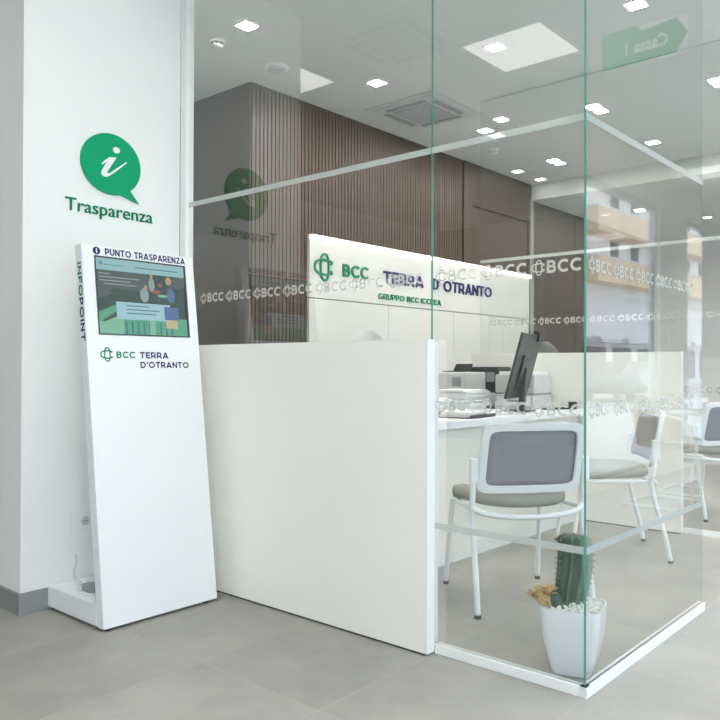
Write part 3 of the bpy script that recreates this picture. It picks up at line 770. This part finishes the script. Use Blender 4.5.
# papers
random.seed(3)
def papers(label, loc, n, w, d, h, rz, spread):
    t = thing('paper_stack', label, 'papers', loc, rz)
    bm = bmesh.new()
    for k in range(n):
        z = h * k / n; a = random.uniform(-1, 1) * spread; dx = random.uniform(-1, 1) * .02; dy = random.uniform(-1, 1) * .02
        bx(bm, -w / 2, w / 2, -d / 2, d / 2, 0, h / n * .9, mat=Matrix.Translation((dx, dy, z)) @ Matrix.Rotation(a, 4, 'Z'))
    link_mesh('sheets', bm, M['paper'], t); return t
papers('untidy white pile of papers at the near end of the desk', (-2.86, 3.84, .80), 12, .30, .40, .10, .3, .12)
papers('taller pile of white papers beside the laser printer', (-2.84, 4.30, .80), 14, .22, .31, .15, .1, .06)
papers('thin white sheets lying in front of the monitor', (-2.58, 4.20, .80), 4, .21, .30, .012, -.2, .2)
t = thing('document_tray', 'dark desk tray half covered by the white papers', 'tray', (-2.535, 3.88, .80), .1)
bm = bmesh.new(); bx(bm, -.12, .12, -.16, .16, 0, .006); bx(bm, -.12, -.114, -.16, .16, 0, .03); bx(bm, .114, .12, -.16, .16, 0, .02); link_mesh('body', bm, M['dgrey'], t)
papers('loose sheets resting in the dark desk tray', (-2.535, 3.88, .807), 5, .20, .28, .03, .1, .05)
# keyboard and pens
t = thing('keyboard', 'black keyboard lying beyond the monitor foot', 'keyboard', (-2.93, 4.66, .80), .05)
bm = bmesh.new(); bx(bm, -.07, .07, -.21, .21, 0, .014, bev=.004); link_mesh('case', bm, M['black'], t)
bm = bmesh.new()
for i in range(5):
    for j in range(14): bx(bm, -.058 + i * .0235, -.038 + i * .0235, -.20 + j * .0288, -.176 + j * .0288, .014, .020)
link_mesh('keys', bm, M['dgrey'], t)
for k, (x, y, lb) in enumerate(((-2.50, 4.93, 'black pen lying on the desk, the nearest of the three by the monitor'), (-2.47, 5.02, 'black pen lying on the desk, middle one of three'), (-2.52, 5.10, 'black pen lying on the desk, farthest one of three'))):
    t = thing('pen', lb, 'pen', (x, y, .807), .6 + k * .5, 'pens by the monitor')
    bm = bmesh.new(); tube(bm, [(-.06, 0, 0), (.05, 0, 0), (.062, 0, 0)], [.0055, .0055, .002], 8); link_mesh('barrel', bm, M['black'], t)
    bm = bmesh.new(); tube(bm, [(-.075, 0, 0), (-.02, 0, 0)], .0064, 8); link_mesh('cap', bm, M['dgrey'], t)
t = thing('pen_holder', 'small dark pen cup on the desk near the second cream panel', 'cup', (-2.46, 5.16, .80))
bm = bmesh.new(); lathe(bm, [(.028, 0), (.031, .05), (.027, .05), (.025, .006)], 16); link_mesh('cup', bm, M['dgrey'], t)

# ------------------------------------------------------------ visitor chairs
def make_visitor(label):
    t = thing('visitor_chair', label, 'chair')
    # local: faces +Y, width along X
    # seat cushion
    def seat_bm():
        bm = bmesh.new(); n = 28; rings = []
        def out(a, s):
            c, q = math.cos(a), math.sin(a)
            x = .240 * math.copysign(abs(c) ** .5, c); yv = .235 * math.copysign(abs(q) ** .5, q)
            x *= (1 + .10 * (yv / .225)); return x * s, yv * s + .02
        lv = [(.90, .0), (.99, .012), (1., .026), (.97, .044), (.80, .054), (.45, .057)]
        for s, z in lv:
            R = []
            for k in range(n):
                a = 2 * PI * k / n; x, y = out(a, s)
                zz = z * 1.25 + .448 + .016 * (abs(x) / .23) ** 2 - (.014 if y > .2 else 0) - .02 * max(0, (y - .12)) / .12 + .012 * ((-y) / .22 if y < 0 else 0)
                R.append(bm.verts.new((x, y, zz)))
            rings.append(R)
        for A, B in zip(rings, rings[1:]):
            for k in range(n): bm.faces.new((A[k], A[(k + 1) % n], B[(k + 1) % n], B[k])).smooth = True
        bm.faces.new(rings[0][::-1]); bm.faces.new(rings[-1]).smooth = True
        return bm
    link_mesh('seat', seat_bm(), M['seat'], t)
    # seat rail
    bm = bmesh.new()
    rail = [(-.265, -.175, .475), (-.245, -.21, .452), (-.16, -.232, .432), (0, -.242, .424), (.16, -.232, .432), (.245, -.21, .452), (.265, -.175, .475)]
    tube(bm, spline(rail, 5), .0125, 10)
    tube(bm, [(-.262, -.17, .455), (-.235, .20, .443)], .011, 8); tube(bm, [(.262, -.17, .455), (.235, .20, .443)], .011, 8)
    tube(bm, [(-.235, .20, .443), (.235, .20, .443)], .011, 8)
    link_mesh('seat_rail', bm, M['whitem'], t)
    for sx in (-1, 1):
        bm = bmesh.new(); p = [(.268 * sx, -.205, .66), (.268 * sx, -.195, .52), (.265 * sx, -.185, .44), (.268 * sx, -.215, .30), (.273 * sx, -.26, .14), (.276 * sx, -.285, .014)]
        tube(bm, spline(p, 5), .0135, 12); lg = link_mesh('leg', bm, M['whitem'], t)
        bm = bmesh.new(); lathe(bm, [(.014, 0), (.0155, .003), (.0155, .016)], 12, Matrix.Translation((.276 * sx, -.286, 0))); link_mesh('foot_cap', bm, M['dgrey'], lg)
        bm = bmesh.new(); p = [(.236 * sx, .19, .445), (.240 * sx, .215, .30), (.245 * sx, .24, .14), (.248 * sx, .255, .014)]
        tube(bm, spline(p, 4), .0125, 12); lg = link_mesh('leg', bm, M['whitem'], t)
        bm = bmesh.new(); lathe(bm, [(.013, 0), (.0145, .003), (.0145, .016)], 12, Matrix.Translation((.248 * sx, .256, 0))); link_mesh('foot_cap', bm, M['dgrey'], lg)
        bm = bmesh.new(); bx(bm, min(.250 * sx, .286 * sx), max(.250 * sx, .286 * sx), -.226, -.186, .58, .69, bev=.006); link_mesh('back_bracket', bm, M['whitem'], t)
    # backrest frame: curved rounded rectangle, leaning back
    def bp(u, v):      # u -1..1 across, v 0..1 up
        half = .250 - .006 * v
        x = u * half; y = -.185 - .075 * v - .020 * (1 - u * u) ; z = .528 + .322 * v
        return Vector((x, y, z))
    n = 48; ring_c = []
    for k in range(n):
        a = 2 * PI * k / n; c, s = math.cos(a), math.sin(a)
        ring_c.append((math.copysign(abs(c) ** .2, c), .5 + .5 * math.copysign(abs(s) ** .2, s)))
    bm = bmesh.new(); R = []
    for u, v in ring_c:
        uo, vo = u, v; ui, vi = u * .86, .5 + (v - .5) * .78
        th = .012
        R.append([bm.verts.new(bp(uo, vo) + Vector((0, -th, 0))), bm.verts.new(bp(uo, vo) + Vector((0, th, 0))), bm.verts.new(bp(ui, vi) + Vector((0, th, 0))), bm.verts.new(bp(ui, vi) + Vector((0, -th, 0)))])
    for k in range(n):
        A, B = R[k], R[(k + 1) % n]
        for j in range(4): bm.faces.new((A[j], B[j], B[(j + 1) % 4], A[(j + 1) % 4]))
    bmesh.ops.recalc_face_normals(bm, faces=bm.faces)
    bmesh.ops.bevel(bm, geom=[e for e in bm.edges if e.calc_face_angle(0) > .6], offset=.004, segments=2, affect='EDGES')
    bf = link_mesh('back_frame', bm, M['whitem'], t)
    bm = bmesh.new(); g = {}
    for i in range(13):
        for j in range(9):
            u = -.87 + 1.74 * i / 12; v = .5 + (-.395 + .79 * j / 8)
            for q, dy in ((0, .002), (1, .008)): g[i, j, q] = bm.verts.new(bp(u, v) + Vector((0, dy, 0)))
    for i in range(12):
        for j in range(8):
            for q in (0, 1): bm.faces.new((g[i, j, q], g[i + 1, j, q], g[i + 1, j + 1, q], g[i, j + 1, q])).smooth = True
    for i in range(12):
        for j in (0, 8): bm.faces.new((g[i, j, 0], g[i + 1, j, 0], g[i + 1, j, 1], g[i, j, 1]))
    for j in range(8):
        for i in (0, 12): bm.faces.new((g[i, j, 0], g[i, j + 1, 0], g[i, j + 1, 1], g[i, j, 1]))
    link_mesh('mesh_panel', bm, M['mesh'], t)
    return t
def face(dx, dy): return math.atan2(dy, dx) - PI / 2
v0 = make_visitor('white framed visitor chair with grey mesh back, nearest, behind the cactus'); v0.location = (-1.868, 3.262, 0); v0.rotation_euler.z = face(-.79, .61)
dup(v0, (-1.90, 4.45, 0), face(-.81, -.585), 'white framed visitor chair seen from the side through the receding glass')
dup(v0, (-1.86, 6.12, 0), face(-.90, .44), 'white framed visitor chair of the second booth at the right picture edge')

# cantilever chairs in the corridor, mirrored in the side glass
def make_cantilever(label):
    t = thing('cantilever_chair', label, 'chair')
    bm = bmesh.new()
    for s in (-1, 1):
        p = [(s * .24, -.20, .86), (s * .24, -.22, .60), (s * .25, -.20, .66)]
    path = [(-.24, -.16, .72), (-.26, .10, .72), (-.27, .24, .66), (-.27, .26, .50), (-.27, .26, .12), (-.27, .22, .02), (-.27, .1, .015), (-.27, -.24, .015), (-.24, -.28, .015), (.24, -.28, .015), (.27, -.24, .015), (.27, .1, .015), (.27, .22, .02), (.27, .26, .12), (.27, .26, .50), (.27, .24, .66), (.26, .10, .72), (.24, -.16, .72)]
    tube(bm, spline(path, 4), .0125, 10); link_mesh('tube_frame', bm, M['whitem'], t)
    bm = bmesh.new()
    tube(bm, [(-.27, .25, .43), (-.15, .2, .43), (.15, .2, .43), (.27, .25, .43)], .011, 8)
    link_mesh('cross_bar', bm, M['whitem'], t)
    bm = bmesh.new(); g = []
    prof = [(.24, .44), (.22, .465), (.10, .46), (-.10, .455), (-.18, .47), (-.22, .55), (-.25, .70), (-.27, .84), (-.275, .87)]
    for yy, zz in spline([(0, a, b) for a, b in prof], 3) and [(v.y, v.z) for v in spline([(0, a, b) for a, b in prof], 3)]:
        w = .225 if zz < .7 else .225 * math.sqrt(max(.02, 1 - ((zz - .7) / .175) ** 2))
        g.append([bm.verts.new((w * u, yy + .03 * u * u * (zz > .5), zz + .015 * u * u * (zz < .5))) for u in (-1, -.6, -.2, .2, .6, 1)])
    for A, B in zip(g, g[1:]):
        for j in range(5): bm.faces.new((A[j], A[j + 1], B[j + 1], B[j])).smooth = True
    bmesh.ops.solidify(bm, geom=list(bm.faces), thickness=.018)
    link_mesh('seat_shell', bm, M['shell'], t, smooth=True)
    return t
cc = make_cantilever('beige shell chair on a white tube frame in the corridor, the nearer one'); cc.location = (-.08, 6.25, 0); cc.rotation_euler.z = face(-1, -.05)
dup(cc, (-.06, 7.0, 0), face(-1, .05), 'beige shell chair on a white tube frame in the corridor, the farther one')

# office chairs behind the desks
def make_office(label):
    t = thing('office_chair', label, 'chair')
    bm = bmesh.new()
    for k in range(5):
        a = 2 * PI * k / 5; tube(bm, [(0, 0, .10), (.30 * math.cos(a), .30 * math.sin(a), .065)], [.022, .012], 8)
    bs = link_mesh('star_base', bm, M['dgrey'], t)
    for k in range(5):
        a = 2 * PI * k / 5
        bm = bmesh.new(); lathe(bm, [(.008, -.02), (.027, -.02), (.027, .02), (.008, .02)], 12, Matrix.Translation((.30 * math.cos(a), .30 * math.sin(a), .0275)) @ Matrix.Rotation(PI / 2, 4, 'X')); link_mesh('caster', bm, M['black'], bs)
    bm = bmesh.new(); tube(bm, [(0, 0, .10), (0, 0, .44)], .02, 12); link_mesh('column', bm, M['dgrey'], t)
    bm = bmesh.new(); bx(bm, -.24, .24, -.22, .25, .44, .51, bev=.03, seg=3); link_mesh('seat', bm, M['office'], t)
    bm = bmesh.new(); g = []
    N = 14
    for i in range(N + 1):
        v = i / N; z = .62 + .765 * v; w = .225 * (min(1, (.6 + v * 1.2)) if v < .5 else math.sqrt(max(.0, 1 - ((v - .5) / .52) ** 2.6)))
        y = -.23 - .10 * v + .03 * math.sin(v * PI)
        g.append([bm.verts.new((w * u, y + .05 * u * u, z)) for u in (-1, -.75, -.4, 0, .4, .75, 1)])
    for A, B in zip(g, g[1:]):
        for j in range(6): bm.faces.new((A[j], A[j + 1], B[j + 1], B[j])).smooth = True
    bmesh.ops.solidify(bm, geom=list(bm.faces), thickness=.04); link_mesh('backrest', bm, M['office'], t, smooth=True)
    bm = bmesh.new(); tube(bm, spline([(0, -.02, .43), (0, -.22, .45), (0, -.31, .60), (0, -.33, .85)], 5), .018, 8); link_mesh('back_support', bm, M['dgrey'], t)
    for s in (-1, 1):
        bm = bmesh.new(); tube(bm, [(s * .22, 0, .47), (s * .29, 0, .48), (s * .29, 0, .66)], .014, 8); bx(bm, s * .29 - .035, s * .29 + .035, -.12, .12, .66, .69, bev=.01); link_mesh('armrest', bm, M['dgrey'], t)
    return t
oc = make_office('grey office chair whose rounded top shows over the foreground cream panel'); oc.location = (-3.62, 4.48, -.0); oc.rotation_euler.z = face(1, -.25)
dup(oc, (-3.86, 7.55, 0), face(.72, -.7), 'grey office chair whose rounded top shows behind the monitor')

# ------------------------------------------------------------ cactus
t = thing('potted_cactus', 'ribbed green cactus in a white square pot at the glass corner', 'plant', (-1.243, 2.615, 0), math.radians(14))
def rsq(n, half, e):
    P = []
    for k in range(n):
        a = 2 * PI * k / n; c, s = math.cos(a), math.sin(a); P.append((half * math.copysign(abs(c) ** e, c), half * math.copysign(abs(s) ** e, s)))
    return P
bm = bmesh.new(); n = 40; R = []
for z, h in ((0, .066), (.004, .070), (.05, .082), (.12, .097), (.19, .106), (.232, .108), (.240, .107), (.240, .100), (.225, .098), (.18, .094)):
    R.append([bm.verts.new((x, y, z)) for x, y in rsq(n, h, .36)])
for A, B in zip(R, R[1:]):
    for k in range(n): bm.faces.new((A[k], A[(k + 1) % n], B[(k + 1) % n], B[k]))
bm.faces.new(R[0][::-1]); bm.faces.new(R[-1]); link_mesh('pot', bm, M['pot'], t)
bm = bmesh.new(); rnd = random.Random(5)
for k in range(430):
    x, y = rnd.uniform(-.092, .092), rnd.uniform(-.092, .092); r = rnd.uniform(.005, .010)
    b2 = bmesh.new(); bmesh.ops.create_icosphere(b2, subdivisions=1, radius=r)
    merge(bm, b2, Matrix.Translation((x, y, .222 + rnd.uniform(0, .018) + .012 * (1 - (x * x + y * y) / .0085))) @ Matrix.Rotation(rnd.uniform(0, 3), 4, 'X') @ Matrix.Diagonal((1, rnd.uniform(.7, 1.4), rnd.uniform(.6, 1), 1)))
bx(bm, -.093, .093, -.093, .093, .185, .222)
pb = link_mesh('pebbles', bm, M['pebble'], t); pb['kind'] = 'stuff'
# stem axis in world-like local coordinates; leans and curves a little
ax = spline([(-.012, .0, .225), (-.006, .0, .30), (.004, .002, .38), (.002, .004, .462), (-.004, .004, .490)], 8)
m_ = len(ax); RI = 8; bm = bmesh.new(); rings = []; tips = []
for i, p in enumerate(ax):
    v = i / (m_ - 1)
    rad = .046 * (0.86 + .22 * math.sin(min(1, v * 1.3) * PI * .8)) if v < .82 else .046 * math.sqrt(max(.015, 1 - ((v - .82) / .185) ** 2)) * .98
    ring = []
    for k in range(RI * 4):
        a = 2 * PI * k / (RI * 4) + .15 * v
        rr = rad * (1 + (.26, -.02, -.32, -.02)[k % 4])
        q = Vector((p.x + rr * math.cos(a), p.y + rr * math.sin(a), p.z)); ring.append(bm.verts.new(q))
        if k % 4 == 0 and i % 2 == 0 and i > 0: tips.append((q.copy(), a))
    rings.append(ring)
for A, B in zip(rings, rings[1:]):
    for k in range(RI * 4):
        fc = bm.faces.new((A[k], A[(k + 1) % (RI * 4)], B[(k + 1) % (RI * 4)], B[k])); fc.smooth = True; fc.material_index = 1 if k % 4 == 3 else 0
bm.faces.new(rings[-1]); bm.faces.new(rings[0][::-1]); st = link_mesh('stem', bm, [M['cactus'], M['litrib']], t)
bm = bmesh.new()
for q, a in tips:
    for s in range(5):
        d = Vector((math.cos(a + rnd.uniform(-.8, .8)), math.sin(a + rnd.uniform(-.8, .8)), rnd.uniform(-.7, .7))).normalized() * rnd.uniform(.007, .014)
        tube(bm, [q - d * .1, q + d], [.0009, .0003], 4)
link_mesh('spines', bm, M['spine'], st)
# low shoot and dried flower
bm = bmesh.new(); sh = spline([(-.035, -.04, .225), (-.055, -.055, .262), (-.068, -.065, .295)], 5)
tube(bm, sh, [.024, .026, .028, .028, .027, .026, .025, .023, .020, .015, .006], 14); s2 = link_mesh('side_shoot', bm, M['cactus'], t)
for fx, fy, fz, sc in ((-.078, -.080, .285, 1.), (-.125, -.065, .268, .9)):
    bm = bmesh.new()
    for k in range(34):
        a = rnd.uniform(0, 2 * PI); e = rnd.uniform(-.1, 1.1); L = rnd.uniform(.034, .060) * sc
        d = Vector((math.cos(a) * math.cos(e), math.sin(a) * math.cos(e), math.sin(e))); s = d.cross(Vector((0, 0, 1))).normalized() * .009 * sc; o = Vector((fx, fy, fz))
        v = [bm.verts.new(o + d * .004), bm.verts.new(o + d * L * .6 + s), bm.verts.new(o + d * L + Vector((0, 0, -.006))), bm.verts.new(o + d * L * .6 - s)]
        bm.faces.new(v)
    bmesh.ops.solidify(bm, geom=list(bm.faces), thickness=.0012)
    fl = link_mesh('dried_flower', bm, M['dry'], t)
    bm = bmesh.new(); b2 = bmesh.new(); bmesh.ops.create_icosphere(b2, subdivisions=2, radius=.014 * sc); merge(bm, b2, Matrix.Translation((fx, fy, fz + .004))); link_mesh('core', bm, M['dryb'], fl)
    bm = bmesh.new(); tube(bm, [(fx, fy, fz), (fx * .5 - .02, fy * .5 - .02, .235)], [.008, .012], 8); link_mesh('stalk', bm, M['dry'], t)

# ------------------------------------------------------------ light and camera
w = bpy.data.worlds.new('World'); S.world = w; w.use_nodes = True
nt = w.node_tree
bg = nt.nodes['Background']
tc = nt.nodes.new('ShaderNodeTexCoord'); sp = nt.nodes.new('ShaderNodeSeparateXYZ'); rp = nt.nodes.new('ShaderNodeValToRGB')
nt.links.new(tc.outputs['Generated'], sp.inputs[0]); nt.links.new(sp.outputs[2], rp.inputs[0]); nt.links.new(rp.outputs[0], bg.inputs[0])
rp.color_ramp.elements[0].position = 0; rp.color_ramp.elements[0].color = (.80, .86, .92, 1); rp.color_ramp.elements[1].position = .7; rp.color_ramp.elements[1].color = (.72, .86, 1, 1)
bg.inputs[1].default_value = 5.0

f = 764.64; pi_ = 8.5617e-3; ro = -3.0613e-3; ya = .71626
R1 = Matrix(((math.cos(ya), math.sin(ya), 0), (-math.sin(ya), math.cos(ya), 0), (0, 0, 1)))
R2 = Matrix(((1, 0, 0), (0, math.cos(pi_), math.sin(pi_)), (0, -math.sin(pi_), math.cos(pi_))))
R3 = Matrix(((math.cos(ro), 0, -math.sin(ro)), (0, 1, 0), (math.sin(ro), 0, math.cos(ro))))
R = R3 @ R2 @ R1
cam = bpy.data.cameras.new('camera'); co = bpy.data.objects.new('camera', cam); COL.objects.link(co)
right, fwd, up = R[0], R[1], R[2]
mw = Matrix((right, up, -fwd)).transposed().to_4x4(); mw.translation = (0, 0, 1.1); co.matrix_world = mw
cam.sensor_width = 36; cam.lens = f / 720 * 36; cam.clip_start = .02; cam.clip_end = 300
S.camera = co
S.cycles.transparent_max_bounces = 32
S.cycles.max_bounces = 12; S.cycles.diffuse_bounces = 6; S.cycles.glossy_bounces = 6
vs = S.view_settings; vs.view_transform = 'Standard'; vs.look = 'None'; vs.exposure = .09; vs.gamma = 1; vs.use_curve_mapping = False

# repeats carry one group phrase each
GROUPS = {'recessed_downlight': 'square recessed downlights', 'ceiling_light_panel': 'large square ceiling light panels', 'ceiling_air_conditioner': 'ceiling air conditioners',
          'smoke_detector': 'smoke detectors on the ceiling', 'glass_partition': 'clear glass panes of the booths', 'partition_panel': 'low panels of the booths', 'sill_profile': 'white floor channels under the glass',
          'visitor_chair': 'white framed visitor chairs', 'cantilever_chair': 'beige chairs in the corridor', 'office_chair': 'office chairs behind the desks', 'reception_desk': 'white booth desks',
          'paper_stack': 'papers on the first desk', 'laser_printer': 'printers on the first desk', 'apartment_building': 'buildings across the street'}
for o in list(S.objects):
    if o.parent is None:
        g = GROUPS.get(o.name.split('.')[0])
        if g: o['group'] = g
